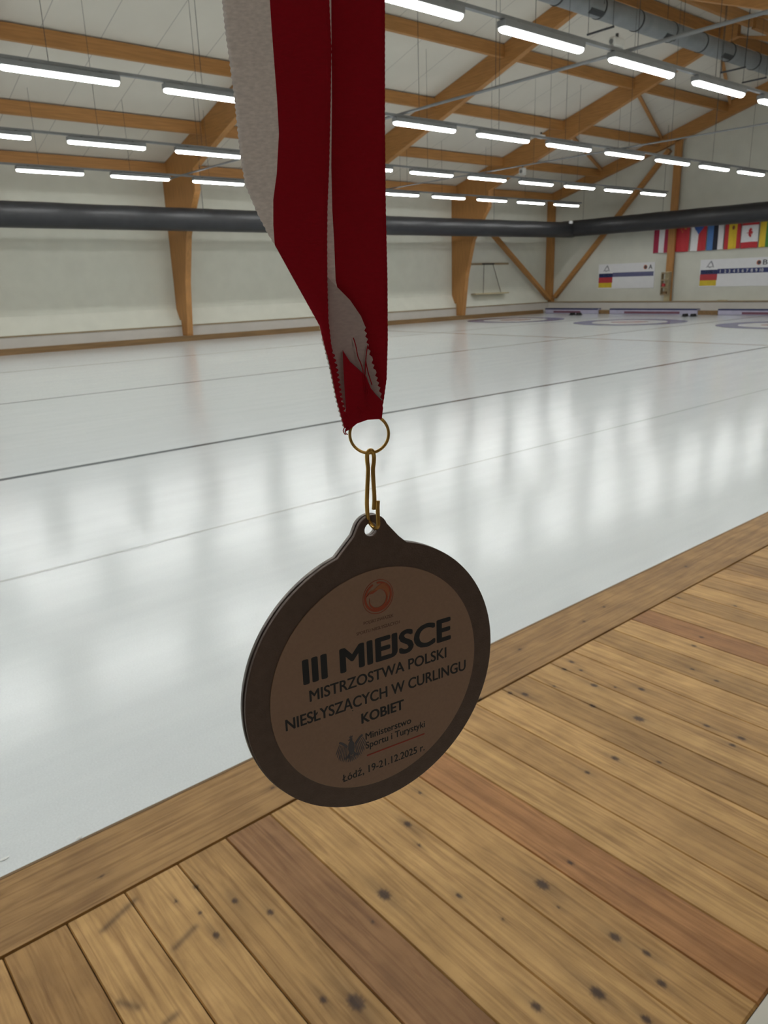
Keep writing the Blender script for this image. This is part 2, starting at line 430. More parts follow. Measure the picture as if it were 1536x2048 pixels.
def grids_to_object(name, parts, m):
    V = []; Fc = []; CC = []; off = 0
    for X, Y, Z, C in parts:
        nx, ny = X.shape
        V.append(np.stack([X, Y, Z], -1).reshape(-1, 3)); CC.append(C.reshape(-1, 3))
        i = np.arange(nx*ny).reshape(nx, ny)
        Fc.append(np.stack([i[:-1, :-1], i[1:, :-1], i[1:, 1:], i[:-1, 1:]], -1).reshape(-1, 4)+off); off += nx*ny
    V = np.concatenate(V); Fc = np.concatenate(Fc); CC = np.concatenate(CC)
    me = bpy.data.meshes.new(name); me.from_pydata(V.tolist(), [], Fc.tolist())
    at = me.color_attributes.new('wood', 'FLOAT_COLOR', 'POINT')
    at.data.foreach_set('color', np.concatenate([CC, np.ones((len(CC), 1))], 1).astype(np.float32).ravel())
    me.update(); return link_mesh(name, me, m)
KN = [(0.44, 1.709, 0.0057), (0.962, 1.711, 0.005), (0.549, 1.502, 0.005), (0.608, 1.512, 0.0057), (0.576, 1.428, 0.0042), (0.573, 1.343, 0.0078), (0.658, 1.404, 0.0078), (0.704, 1.315, 0.0078), (0.662, 1.04, 0.0078), (0.71, 0.989, 0.0177), (0.943, 1.17, 0.0149), (0.868, 1.125, 0.0036), (1.274, 1.393, 0.0057), (1.156, 1.318, 0.0099), (1.123, 1.236, 0.005), (1.077, 1.043, 0.0071), (1.101, 0.924, 0.0036), (0.982, 0.73, 0.0099), (1.102, 0.663, 0.0135), (1.255, 0.928, 0.0149), (1.367, 0.926, 0.0071), (1.252, 0.719, 0.0113), (1.266, 0.648, 0.0078), (1.222, 0.586, 0.0092), (1.124, 0.563, 0.0092), (1.835, 1.098, 0.0106), (1.712, 1.114, 0.0071), (1.915, 0.995, 0.0064), (1.228, 0.857, 0.0036), (2.186, 1.77, 0.0071), (2.589, 1.745, 0.0071), (2.781, 1.771, 0.0064), (2.252, 1.565, 0.0092), (2.183, 1.549, 0.0085), (2.223, 1.5, 0.0071), (2.164, 1.401, 0.0113), (1.9, 1.579, 0.0085), (1.931, 1.535, 0.0106), (2.052, 1.498, 0.0057), (2.263, 1.267, 0.0099), (2.085, 1.168, 0.0149), (2.041, 1.323, 0.0092), (2.716, 1.306, 0.0085), (2.809, 1.322, 0.0078), (2.532, 1.214, 0.0071), (2.209, 0.993, 0.0085), (2.222, 0.882, 0.0099), (2.164, 0.884, 0.0085), (3.116, 1.591, 0.0064), (3.209, 1.372, 0.0064), (2.207, 1.34, 0.005), (1.785, 1.622, 0.0071), (3.504, 1.767, 0.0071), (3.532, 1.601, 0.0042), (2.514, 1.111, 0.0071)]
STK = [((0.475, 1.576), (0.379, 1.538)), ((0.547, 1.398), (0.485, 1.375)), ((0.335, 1.328), (0.359, 1.29)), ((0.387, 1.216), (0.413, 1.219))]
LT = (.57, .345, .132); LM = (.51, .30, .112); MD = (.42, .245, .088); DK = (.36, .20, .066); RD = (.37, .175, .060)
tones = {0: DK, 1: LT, 2: LT, 3: MD, 4: (.31, .158, .062), 5: LT, 6: LT, 7: LM, 8: (.45, .215, .076), 9: LT, 10: LM, 11: LT, 12: MD, 13: LT, 14: LM, 15: LT, 16: MD, 17: LT, 18: RD, 19: LM, 20: MD, 21: LT, 22: MD, 23: LM, 24: DK, 25: MD, -1: LM, -2: MD}
rng = random.Random(3)
parts = []
pw = .1432
for i in range(-6, 34):
    x0 = .18+i*pw; x1 = x0+pw-.0016
    tone = tones.get(i, rng.choice([LT, LM, MD, LM]))
    j = 1+rng.uniform(-.05, .05); tone = tuple(c*j for c in tone)
    near = i < 22
    parts.append(gridplank(x0, x1, .428, 1.6195, .061, 30 if near else 12, 260 if near else 80, tone,
                           [k for k in KN if x0-.05 < k[0] < x1+.05 and k[1] < 1.617], [s for s in STK if x0-.1 < s[0][0] < x1+.1], along='y'))
wk = grids_to_object('floor_walkway', parts, M['plank']); tag(wk, kind='structure')
bm = NB(); box(bm, -1.2, 5.2, .426, 1.63, -.1, .045); struct('floor_subfloor', bm, M['rubber'])
bp = [gridplank(-1.2, 5.2, 1.6205, 1.875, .063, 1000, 44, (.36, .205, .072), [k for k in KN if k[1] > 1.617], [], along='x')]
bd = grids_to_object('trim_3', bp, M['border']); tag(bd, kind='structure')
bm = NB(); box(bm, -1.2, 5.2, 1.875, 1.885, -.1, .064); box(bm, -1.2, 5.2, 1.62, 1.876, -.1, .05); struct('trim_4', bm, M['kerb'])

# ------------------------------------------------------------------ portal frames, purlins, braces
RT = .006
def frame(x, label, end=False):
    t = thing('portal_frame', label, 'timber frame', (x, 22.0, 0))
    th = .18
    if not end:
        bm = NB(); prism_x(bm, [(21.86, .155), (22.195, .155), (22.195, .62), (22.44, .62), (22.44, roofz(22.44)-RT), (20.5, roofz(20.5)-RT), (20.5, 4.15), (20.9, 3.62), (21.3, 3.0), (21.66, 1.7)], x, x+th)
        obj('post', bm, M['timber_z'], t)
        lo = [(20.62, 4.66), (19.27, 5.15), (16.86, 5.97), (14.37, 6.83), (12.47, 7.48), (RIDGE_Y, 7.70)]
        up = [(RIDGE_Y, roofz(RIDGE_Y)-RT), (20.62, roofz(20.62)-RT)]
        bm = NB(); prism_x(bm, lo+up, x+.002, x+th-.002); obj('rafter', bm, M['timber_y'], t)
        mir = lambda p: (2*RIDGE_Y-p[0], p[1])
        lo2 = [mir(p) for p in lo] + [(.31, 3.6)]; up2 = [(.31, roofz(.31)-RT)]
        bm = NB(); prism_x(bm, lo2 + up2 + [mir(up[0])], x+.002, x+th-.002); obj('rafter', bm, M['timber_y'], t)
    else:
        bm = NB(); prism_x(bm, [(22.12, .47), (22.44, .47), (22.44, roofz(22.44)-RT), (22.12, roofz(22.12)-RT)], x, x+.2); obj('post', bm, M['timber_z'], t)
        bm = NB(); prism_x(bm, [(22.12, roofz(22.12)-.38), (16.2, roofz(16.2)-.48), (RIDGE_Y, roofz(RIDGE_Y)-.5), (RIDGE_Y, roofz(RIDGE_Y)-RT), (22.12, roofz(22.12)-RT)], x, x+.2); obj('rafter', bm, M['timber_y'], t)
        bm = NB(); prism_x(bm, [(.31, roofz(.31)-.4), (RIDGE_Y, roofz(RIDGE_Y)-.5), (RIDGE_Y, roofz(RIDGE_Y)-RT), (.31, roofz(.31)-RT)], x, x+.2); obj('rafter', bm, M['timber_y'], t)
        bm = NB(); prism_x(bm, [(16.24, .47), (16.52, .47), (16.52, roofz(16.52)-.42), (16.24, roofz(16.24)-.42)], x, x+.104); obj('post', bm, M['timber_z'], t)
        bm = NB(); box(bm, x+.06, x+.14, 22.0, 22.12, .47, .62); obj('shoe', bm, M['timber_z'], t)
    return t
FX = [4.65, 10.75, 16.8, 22.85, 28.9]
frame(FX[0], 'glued timber portal frame nearest the camera, beyond the left edge of the photo')
frame(FX[1], 'glued timber portal frame whose tapered post stands left of the hanging ribbon')
frame(FX[2], 'glued timber portal frame whose post is hidden behind the red ribbon')
frame(FX[3], 'glued timber portal frame whose tapered post stands just left of the hanging wall shelf')
frame(FX[4], 'slim timber frame against the end wall with corner post and middle post', end=True)
bays = [(FX[0], FX[1], 'bay nearest the camera'), (FX[1], FX[2], 'second bay from the camera'), (FX[2], FX[3], 'third bay from the camera'), (FX[3], FX[4], 'bay at the end wall')]
rows = [(22.2, 'eaves'), (19.85, 'second'), (17.2, 'third'), (14.62, 'fourth'), (12.0, 'ridge left')]
rows_r = [(11.1, 'ridge right'), (8.5, 'first beyond the ridge')]
def purlin(x0, x1, y, label):
    d = .29; wdt = .12
    bm = NB(); ya, yb = y-wdt/2, y+wdt/2
    zt = min(roofz(ya), roofz(yb))-RT
    prism_x(bm, [(ya, zt-d), (yb, zt-d), (yb, zt), (ya, zt)], x0+.18+.001, x1-.001)
    tag(obj('purlin', bm, M['timber_x']), label, 'roof beam', 'purlins between the portal frames')
names = {'eaves': 'lowest roof purlin above the left wall', 'second': 'second lowest roof purlin above the left wall', 'third': 'third lowest roof purlin',
         'fourth': 'fourth lowest roof purlin', 'ridge left': 'roof purlin just left of the ridge', 'ridge right': 'roof purlin just right of the ridge', 'first beyond the ridge': 'roof purlin well right of the ridge'}
for x0, x1, bn in bays:
    for y, nm in rows+rows_r:
        purlin(x0, x1, y, '%s, in the %s' % (names[nm], bn))
def brace(p, q, label, cat='brace', wd=.1, h=.1, up=(0, 0, 1)):
    bm = NB(); bar(bm, p, q, wd, h, up)
    return tag(obj('diagonal_brace', bm, M['timber_y']), label, cat, 'diagonal timber braces')
def on_roof(x, y, d=.10): return (x, y, roofz(y)-d)
brace(on_roof(23.1, 17.34), on_roof(28.83, 19.70), 'flat diagonal roof brace in the end bay, lowest of the three', up=(0, .3, 1))
brace(on_roof(23.1, 14.76), on_roof(28.83, 17.06), 'flat diagonal roof brace in the end bay, middle one of the three', up=(0, .3, 1))
brace(on_roof(23.1, 12.15), on_roof(28.83, 14.48), 'flat diagonal roof brace in the end bay, highest one below the ridge', up=(0, .3, 1))
brace((23.14, 22.1, 4.55), (28.75, 22.1, .60), 'diagonal wall brace on the left wall beside the hanging shelf', wd=.14, h=.2, up=(0, 1, 0))
brace((29.0, 21.95, .66), (29.0, 16.78, 6.06), 'diagonal wall brace on the end wall left of the middle post', wd=.16, h=.19, up=(1, 0, 0))

# ------------------------------------------------------------------ lighting rows
def make_lamp():
    t = thing('tube_light', 'x', 'light')
    bm = NB(); n = 14; prof = []
    for i, (xx, s) in enumerate(((0, .45), (.012, .85), (.04, 1), (1.46, 1), (1.488, .85), (1.5, .45))):
        prof.append([bm.verts.new((xx, .062*s*math.cos(2*PI*k/n), .048*s*math.sin(2*PI*k/n))) for k in range(n)])
    for a, b in zip(prof[:-1], prof[1:]):
        for k in range(n): bm.faces.new((a[k], a[(k+1) % n], b[(k+1) % n], b[k]))
    bm.faces.new(prof[0][::-1]); bm.faces.new(prof[-1])
    obj('diffuser', bm, M['diffuser'], t, local=True, smooth=True)
    bm = NB(); box(bm, -.004, 1.504, -.068, .068, .006, .078, bev=.006); obj('housing', bm, M['rail'], t, local=True)
    for x in (.25, 1.25):
        bm = NB(); box(bm, x-.02, x+.02, -.045, .045, .078, .088); obj('mounting_clip', bm, M['darkmetal'], t, local=True)
    return t
lamp0 = make_lamp()
ords = 'first second third fourth fifth sixth seventh eighth ninth tenth eleventh twelfth thirteenth fourteenth fifteenth sixteenth seventeenth eighteenth nineteenth twentieth'.split()
LZ = 4.215
first = True
for (y, s0, kmax, rn, gn) in ((19.30, 5.75, 9, 'row nearest the left wall', 'lamps over the sheet nearest the left wall'),
                          (15.40, 5.58, 9, 'second row from the left wall', 'lamps in the second row'),
                          (10.95, 5.42, 9, 'third row from the left wall', 'lamps in the third row'),
                          (6.43, 5.20, 9, 'row nearest the walkway', 'lamps in the row nearest the walkway'),
                          (2.75, 5.10, 9, 'added unseen row above the walkway edge', 'added fill lamps above the walkway')):  # last row added out of view to brighten planks and near ice
    pitch = 2.172 if y > 19 else 2.158
    if y < 16: pitch = 2.157
    ks = list(range(kmax, -7, -1))
    for j, k in enumerate(ks):
        o = lamp0 if first else copy_tree(lamp0); first = False
        o.location = (s0+k*pitch, y, LZ)
        tag(o, 'lit tube light, %s from the end wall in the %s' % (ords[j], rn), 'light', gn)
    rl = thing('light_rail', 'thin grey light rail carrying the tube lights of the %s' % rn, 'rail', (0, y, LZ+.088))
    xa = s0-6*pitch-.3; xb = s0+kmax*pitch+1.7
    bm = NB(); box(bm, xa, xb, y-.03, y+.03, LZ+.088, LZ+.128); obj('track', bm, M['rail'], rl)
    w0 = None
    for k in range(int((xb-xa)/2.157)):
        x = xa+.9+k*2.157
        if any(abs(x-fx-.09) < .16 for fx in FX): x += .3
        if w0 is None:
            bm = NB(); tube(bm, [(x, y, LZ+.125), (x, y, roofz(y)-.002)], .0042, 5); w0 = obj('suspension_wire', bm, M['darkmetal'], rl)
            w0['x0'] = x
        else:
            c = w0.copy(); COL.objects.link(c); c.parent = rl; c.location = (x-w0['x0'], 0, 0)
# fill light added on the unseen gallery ceiling to brighten the medal front
gl = thing('added_fill_light', 'square fill light added on the unseen ceiling behind the camera', 'light', (0, -1.9, 2.8))
bm = NB(); box(bm, -.36, .36, -2.26, -1.54, 2.755, 2.799, bev=.004); obj('housing', bm, M['fcap'], gl)
bm = NB(); box(bm, -.33, .33, -2.23, -1.57, 2.735, 2.758, bev=.004); obj('diffuser', bm, M['fill_lamp'], gl)
# conduits running across the hall
for x, lab in ((9.95, 'thin grey conduit crossing the hall above the light rails, nearer the camera'), (17.0, 'thin grey conduit crossing the hall above the light rails, further from the camera')):
    t = thing('conduit_pipe', lab, 'pipe', (x, 10, 4.37))
    bm = NB(); tube(bm, [(x, 20.3, 4.375), (x, 3.2, 4.375)], .024 if x < 12 else .018, 8); obj('pipe', bm, M['rail'], t, smooth=True)
    for y in (18.6, 13.2, 8.8, 4.6):
        bm = NB(); tube(bm, [(x, y, 4.39), (x, y, roofz(y)-.008)], .0042, 5); obj('suspension_wire', bm, M['darkmetal'], t)
    bm = NB(); box(bm, x-.03, x+.03, 20.28, 20.34, 4.34, 4.41); obj('end_fitting', bm, M['white'], t)
# small fixtures on the rails
def small(name, loc, label, cat, m='white', s=(.1, .06, .06)):
    t = thing(name, label, cat, loc)
    x, y, z = loc
    bm = NB(); box(bm, x-s[0], x+s[0], y-s[1], y+s[1], z-s[2], z+s[2], bev=.02); obj('case', bm, M[m], t)
    bm = NB(); tube(bm, [(x, y, z+s[2]-.01), (x, y, z+s[2]+.05)], .02, 8); obj('bracket', bm, M['darkmetal'], t)
    bm = NB(); tube(bm, [(x-s[0]-.002, y, z), (x-s[0]-.012, y, z)], s[2]*.5, 10); obj('lens', bm, M['rail'], t)
small('sensor_box', (9.62, 6.43, 4.405), 'small pale box sitting on the rail of the row nearest the walkway', 'sensor', 'fcap', (.12, .05, .058))
small('sensor_box', (13.95, 11.05, 4.36), 'small white domed fitting between two tube lights in the third row', 'sensor', 'white', (.09, .06, .035))
small('loudspeaker', (18.69, 15.45, 4.50), 'small grey loudspeaker above the rail of the second row', 'speaker', 'fcap', (.07, .09, .1))

# ------------------------------------------------------------------ ducts
dk = thing('ventilation_duct', 'grey round sheet metal duct hanging under the roof ridge', 'duct', (10, 11.2, 7.12))
R = .215; dz = 7.12
bm = NB(); tube(bm, [(x, 11.2, dz) for x in (2.0, 12.0, 20.0, 28.2)], R, 28); obj('pipe', bm, M['galv'], dk, smooth=True)
for k in range(13):
    x = 8.6+k*1.48
    bm = NB(); tube(bm, [(x-.018, 11.2, dz), (x+.018, 11.2, dz)], R+.014, 28); obj('joint_band', bm, M['darkmetal'], dk, smooth=False)
for x in (9.9, 12.85, 15.75, 18.8, 21.65, 24.6):
    bm = NB(); a0, a1 = 3.75, 4.35
    n = 5
    for k in range(n):
        aa = a0+(a1-a0)*k/n; ab = a0+(a1-a0)*(k+.8)/n
        q = [(xx, 11.2+(R+.012)*math.cos(an), dz+(R+.012)*math.sin(an)) for xx, an in ((x-.24, aa), (x+.24, aa), (x+.24, ab), (x-.24, ab))]
        vs = [bm.verts.new(p) for p in q]; bm.faces.new(vs)
        q2 = [(p[0], 11.2+(p[1]-11.2)*.94, dz+(p[2]-dz)*.94) for p in q]; v2 = [bm.verts.new(p) for p in q2]; bm.faces.new(v2[::-1])
        for i in range(4): bm.faces.new((vs[i], vs[(i+1) % 4], v2[(i+1) % 4], v2[i]))
    obj('vent_grille', bm, M['darkmetal'], dk)
for k in range(7):
    x = 6.0+k*3.3
    for s in (-1, 1):
        bm = NB(); tube(bm, [(x, 11.2+s*(R+.005), dz), (x, 11.2+s*(R+.005), roofz(11.2+s*R)-.01)], .006, 5); obj('hanger_rod', bm, M['darkmetal'], dk)
for i, (x, y, z, lab) in enumerate(((15.1, 10.5, 6.37, 'small dark trapeze bar hanging on wires below the duct, nearest the camera'), (20.9, 10.5, 6.42, 'small dark trapeze bar hanging on wires below the duct, above the tube lights'), (22.1, 10.5, 6.34, 'small dark trapeze bar hanging on wires below the duct, nearest the end wall'))):
    t = thing('trapeze_hanger', lab, 'hanger', (x, y, z), group='trapeze bars under the duct')
    bm = NB(); tube(bm, [(x, y-.32, z), (x, y+.32, z)], .022, 8); obj('crossbar', bm, M['darkmetal'], t)
    for s in (-.3, .3):
        bm = NB(); tube(bm, [(x, y+s, z), (x, y+s, roofz(y+s)-.002)], .006, 5); obj('wire', bm, M['darkmetal'], t)

# black fabric air hose along the left wall and across the end wall
hose = thing('air_hose', 'fat black fabric air hose running along the left wall and across the end wall', 'duct', (20, 20.5, 3.37))
def hose_run(pts, r, seed, nm):
    rr = random.Random(seed); bm = NB(); seg = 28; P = [Vector(p) for p in pts]; rings = []
    for i, p in enumerate(P):
        d = (P[min(i+1, len(P)-1)]-P[max(i-1, 0)]).normalized(); s = d.cross(Vector((0, 0, 1))).normalized(); t = s.cross(d)
        sag = .02*math.sin(i*.9+seed)+.012*rr.uniform(-1, 1)
        ring = []
        for k in range(seg):
            a = 2*PI*k/seg; top = max(0, math.sin(a))
            q = r*(1 + .02*rr.uniform(-1, 1)*top + .5*sag*top)
            ring.append(bm.verts.new(p + (s*math.cos(a)+t*math.sin(a))*q))
        rings.append(ring)
    for A, B in zip(rings[:-1], rings[1:]):
        for k in range(seg): bm.faces.new((A[k], A[(k+1) % seg], B[(k+1) % seg], B[k]))
    bm.faces.new(rings[0][::-1]); bm.faces.new(rings[-1])
    return obj(nm, bm, M['ducthose'], hose, smooth=True)
hose_run([(x, 20.55 - .0*x, 3.375 + .04*math.exp(-((x-24)/3.5)**2)*.4 + (.03 if x > 24 else 0)*(x-24)/4) for x in np.arange(-6, 28.3, .3)], .305, 1, 'long_run')
hose_run([(28.15, y, 3.46) for y in np.arange(21.0, 2.0, -.3)], .325, 2, 'end_run')
bm = NB(); box(bm, 27.62, 27.78, 20.2, 20.34, 3.63, 3.75, bev=.03); obj('label_patch', bm, M['white'], hose)
for x in (4.74, 10.84, 16.89, 22.94):
    bm = NB(); tube(bm, [(x, 20.3, 3.53), (x, 20.3, 4.772)], .008, 5); obj('hanger_strap', bm, M['darkmetal'], hose)
for y in (20.0, 16.4, 11.5, 7.0):
    bm = NB(); tube(bm, [(28.15, y, 3.7), (28.15, y, roofz(y)-.002)], .006, 5); obj('hanger_strap', bm, M['darkmetal'], hose)

# ------------------------------------------------------------------ end wall things
def to_end(x):            # flat (u to the right in the picture, v up) -> on the end wall, facing the ice
    return lambda c: Vector((x - c.z, -c.x, c.y))
def endpatch(bm, u0, u1, v0, v1, x, t=.004):
    box(bm, x-t, x, -u1, -u0, v0, v1)
def scoreboard(y0, letter, label, digits):
    W = 2.64; z0 = .985; z1 = 1.985; x = XE-.001
    t = thing('scoreboard', label, 'scoreboard', (x, y0-W/2, z0))
    u0 = -y0
    bm = NB(); endpatch(bm, u0, u0+W, z0, z1, x, .02); obj('panel', bm, M['board'], t)
    xs = x-.02
    bm = NB(); endpatch(bm, u0+.03, u0+.70, z0+.46, z0+.62, xs); obj('team_heading', bm, M['dnavy'], t)
    bm = NB(); endpatch(bm, u0+.70, u0+W-.04, z0+.47, z0+.645, xs, .003); obj('number_strip', bm, M['slate' if not digits else 'navy'], t)
    bm = NB(); endpatch(bm, u0+.02, u0+.70, z0+.24, z0+.46, xs); obj('red_cell', bm, M['redp'], t)
    bm = NB(); endpatch(bm, u0+.02, u0+.68, z0+.04, z0+.24, xs); obj('yellow_cell', bm, M['yelp'], t)
    off = Vector(t.location)
    def put(me, m, nm):
        f = to_end(xs-.004); transform(me, lambda c: f(c)-off); link_mesh(nm, me, m, t)
    put(text_mesh('TEAM', w=.28, h=.05, x0=u0+.24, y0=z0+.515), M['board'], 'heading_lettering')
    if digits:
        for i, d in enumerate(['1', '2', '3', '4', '5', '6', '7', '8', '9', '10']):
            put(text_mesh(d, h=.11, x0=u0+.80+i*.165, y0=z0+.50, bold=.02), M['board'], 'numeral')
    put(text_mesh(letter, w=.16, h=.17, x0=u0+W-.27, y0=z0+.74, bold=.02), M['ink'], 'sheet_letter')
    # stone mark: dark disc with an orange rim
    bm = NB(); n = 20; cu, cv = u0+W-.42, z0+.82
    vs = [bm.verts.new((xs-.005, -(cu+.085*math.cos(2*PI*k/n)), cv+.085*math.sin(2*PI*k/n))) for k in range(n)]; bm.faces.new(vs)
    vs = [bm.verts.new((xs-.009, -(cu+.012+.062*math.cos(2*PI*k/n)), cv+.062*math.sin(2*PI*k/n))) for k in range(n)]; f = bm.faces.new(vs); f.material_index = 1
    obj('stone_mark', bm, [M['orange'], M['ink']], t)
    # triangular club mark with a wavy foot
    def tri(cx, b, s):
        return [(cx-.16*s, b), (cx-.11*s, b+.05*s), (cx-.04*s, b+.16*s), (cx+.05*s, b+.26*s), (cx+.12*s, b+.14*s), (cx+.17*s, b), (cx+.09*s, b+.03*s), (cx, b-.01*s), (cx-.08*s, b+.03*s)]
    me = shape_mesh([tri(u0+.38, z0+.70, 1.0), tri(u0+.39, z0+.735, .62)], .001); put(me, M['greyp'], 'club_mark')
    return t
scoreboard(19.76, 'A', 'white scoreboard with red and yellow cells and letter A, left of the post', False)
scoreboard(15.20, 'B', 'white scoreboard with row of numerals and letter B, right of the post', True)

FM = {k: mat('flag '+k, c, .7, var=.05, scale=20) for k, c in dict(red=(.50, .03, .04), dred=(.36, .02, .06), white=(.75, .74, .76), blue=(.04, .10, .36), lblue=(.08, .20, .48), black=(.012, .015, .03), yellow=(.72, .50, .03), green=(.06, .22, .05), gold=(.6, .42, .05), darkred=(.22, .05, .03)).items()}
def pip(px, py, poly):
    ins = False; j = len(poly)-1
    for i in range(len(poly)):
        xi, yi = poly[i]; xj, yj = poly[j]
        if (yi > py) != (yj > py) and px < (xj-xi)*(py-yi)/(yj-yi)+xi: ins = not ins
        j = i
    return ins
leaf0 = [(0, 1), (.18, .62), (.38, .72), (.30, .28), (.62, .55), (.68, .38), (.98, .42), (.85, .12), (.98, -.02), (.55, -.38), (.60, -.52), (.06, -.45), (.06, -.95), (-.06, -.95), (-.06, -.45), (-.60, -.52), (-.55, -.38), (-.98, -.02), (-.85, .12), (-.98, .42), (-.68, .38), (-.62, .55), (-.30, .28), (-.38, .72), (-.18, .62)]
leaf = [(.50+.21*y, .52+.17*x) for x, y in leaf0]           # turned on its side
def star(cx, cy, r):
    return [(cx+r*(1 if k % 2 == 0 else .4)*math.sin(PI*k/5)*1.5, cy+r*(1 if k % 2 == 0 else .4)*math.cos(PI*k/5)) for k in range(10)]
stars = [star(.72, .84, .065)] + [star(a, b, .022) for a, b in ((.55, .91), (.47, .85), (.47, .78), (.55, .73))]
def f_at(u, v): return 'dred' if u < .33 or u > .67 else 'white'
def f_cn(u, v): return 'gold' if any(pip(u, v, s) for s in stars) else 'red'
def f_cz(u, v):
    if v > 1-.42*(1-abs(u-.5)*2): return 'blue'
    return 'white' if u < .5 else 'red'
def f_ee(u, v): return 'lblue' if u < .38 else ('black' if u < .64 else 'white')
def f_es(u, v):
    if .42 < u < .60 and .66 < v < .80 and abs(u-.51)*1.4+abs(v-.73) < .13: return 'darkred'
    return 'red' if u < .26 or u > .76 else 'yellow'
def f_ca(u, v):
    if v > .78 or v < .2: return 'red'
    return 'red' if pip(u, v, leaf) else 'white'
def f_lt(u, v): return 'yellow' if u < .36 else ('green' if u < .68 else 'red')
fk = list(FM)
def flag(y0, wd, fn, label, seed):
    t = thing('flag', label, 'flag', (29.03, y0-wd/2, 3.36), group='national flags on the end wall')
    nu, nv = 40, 44; z1 = 3.34; hgt = 1.02
    bm = NB(); G = []
    for i in range(nu+1):
        row = []
        for j in range(nv+1):
            u = i/nu; v = j/nv
            dep = .018*math.sin(u*7+seed)*(1-.6*v) + .006*math.sin(u*17+v*3+seed)
            row.append(bm.verts.new((29.05-.02+dep, y0-wd*(u*.97+.015)+.012*math.sin(seed+v*2)*(1-v), z1-hgt*(1-v)+.008*math.sin(u*5+seed)*(1-v))))
        G.append(row)
    for i in range(nu):
        for j in range(nv):
            f = bm.faces.new((G[i][j], G[i+1][j], G[i+1][j+1], G[i][j+1])); f.material_index = fk.index(fn((i+.5)/nu, (j+.5)/nv))
    o = obj('cloth', bm, list(FM.values()), t, smooth=True)
    sm = o.modifiers.new('thick', 'SOLIDIFY'); sm.thickness = .002
    bm = NB(); tube(bm, [(29.05, y0, 3.345), (29.05, y0-wd, 3.345)], .008, 6); obj('hem_rod', bm, M['white'], t)
    for s in (.1, .9):
        bm = NB(); tube(bm, [(29.05, y0-wd*s, 3.345), (XE-.001, y0-wd*s, 3.345)], .005, 5); obj('hook', bm, M['darkmetal'], t)
for (y0, wd, fn, lab, sd) in ((17.22, .72, f_at, 'hanging red, white and red striped flag partly behind the end wall post', 0.3),
                     (16.36, .66, f_cn, 'hanging plain red flag with small yellow stars', 1.2),
                     (15.66, .64, f_cz, 'hanging flag with blue wedge above white and red halves', 2.1),
                     (15.00, .65, f_ee, 'hanging blue, black and white striped flag', 3.3),
                     (14.33, .62, f_es, 'hanging red, yellow and red striped flag with small crest', 4.2),
                     (13.70, .63, f_ca, 'hanging red and white flag with a red maple leaf turned sideways', 5.0),
                     (13.04, .64, f_lt, 'hanging yellow and green striped flag at the right edge of the photo', 6.1)):
    flag(y0, wd, fn, lab, sd)

# rack on the middle post
rk = thing('stone_rack', 'small wooden rack with three shelves fixed to the end wall post', 'rack', (28.8, 16.4, .70))
bm = NB(); box(bm, 28.86, 28.899, 16.26, 16.50, .471, 1.60); obj('back_panel', bm, M['pine'], rk)
for z in (.70, .98, 1.26, 1.52):
    bm = NB(); box(bm, 28.70, 28.86, 16.27, 16.57, z, z+.05); obj('shelf', bm, M['trimwood'], rk)
for y in (16.25, 16.575):
    bm = NB(); box(bm, 28.72, 28.897, y, y+.02, .70, 1.58); obj('side_panel', bm, M['trimwood'], rk)
bm = NB(); box(bm, 28.71, 28.84, 16.44, 16.55, 1.032, 1.15, bev=.02); tag(obj('red_box', bm, M['redp']), 'tiny red box standing on the rack at the end wall post', 'box')
bm = NB(); box(bm, 28.71, 28.84, 16.34, 16.50, .752, .85, bev=.02); tag(obj('brown_box', bm, M['kerb']), 'tiny brown box on the lowest shelf of the end wall rack', 'box')

# hanging shelf on the left wall
hs = thing('hanging_shelf', 'pale plank shelf hung on two ropes from a batten on the left wall', 'shelf', (25, 22.3, .95))
bm = NB(); box(bm, 23.95, 26.0, 22.1, 22.40, .93, .98); obj('board', bm, M['pine'], hs)
bm = NB(); box(bm, 23.4, 26.3, 22.40, 22.449, 2.11, 2.19); obj('batten', bm, M['trimwood'], hs)
bm = NB(); box(bm, 24.62, 25.3, 22.33, 22.40, 2.12, 2.17); obj('hook_bar', bm, M['darkmetal'], hs)
for xa, xb in ((24.68, 24.47), (25.24, 25.58)):
    bm = NB(); tube(bm, [(xa, 22.36, 2.14), (xb, 22.2, .98)], .013, 6); obj('rope', bm, M['rope'], hs)

# foam bumpers at the end of each sheet, timber stops between them, hacks
for i, (ya, yb, lab) in enumerate(((21.7, 18.95, 'striped foam bumper at the end of the ice nearest the left wall'), (18.4, 14.6, 'striped foam bumper at the end of the ice below the letter A scoreboard'), (13.8, 9.6, 'striped foam bumper at the end of the ice at the right edge of the photo'))):
    t = thing('end_bumper', lab, 'bumper', (28.1, (ya+yb)/2, 0), group='foam bumpers at the end of the ice')
    bm = NB(); box(bm, 28.0, 28.25, yb, ya, .0, .21, bev=.02); obj('foam_block', bm, M['lav'], t)
    bm = NB(); box(bm, 27.992, 28.24, yb+.01, ya-.01, .165, .216); obj('navy_band', bm, M['dnavy'], t)
    m_ = (ya+yb)/2
    bm = NB(); box(bm, 27.988, 28.0, m_-1.2 if i else m_-.5, m_+1.2 if i else m_+.9, .03, .11); obj('maroon_panel', bm, M['maroon'], t)
for ya, yb, lab in ((18.93, 18.42, 'dark timber stop between the bumpers left of the end wall post'), (14.58, 13.82, 'dark timber stop between the bumpers right of the end wall post')):
    bm = NB(); box(bm, 28.02, 28.2, yb, ya, 0, .15, bev=.01); tag(obj('timber_stop', bm, M['kerb']), lab, 'timber', 'timber stops between the bumpers')
hk = 0
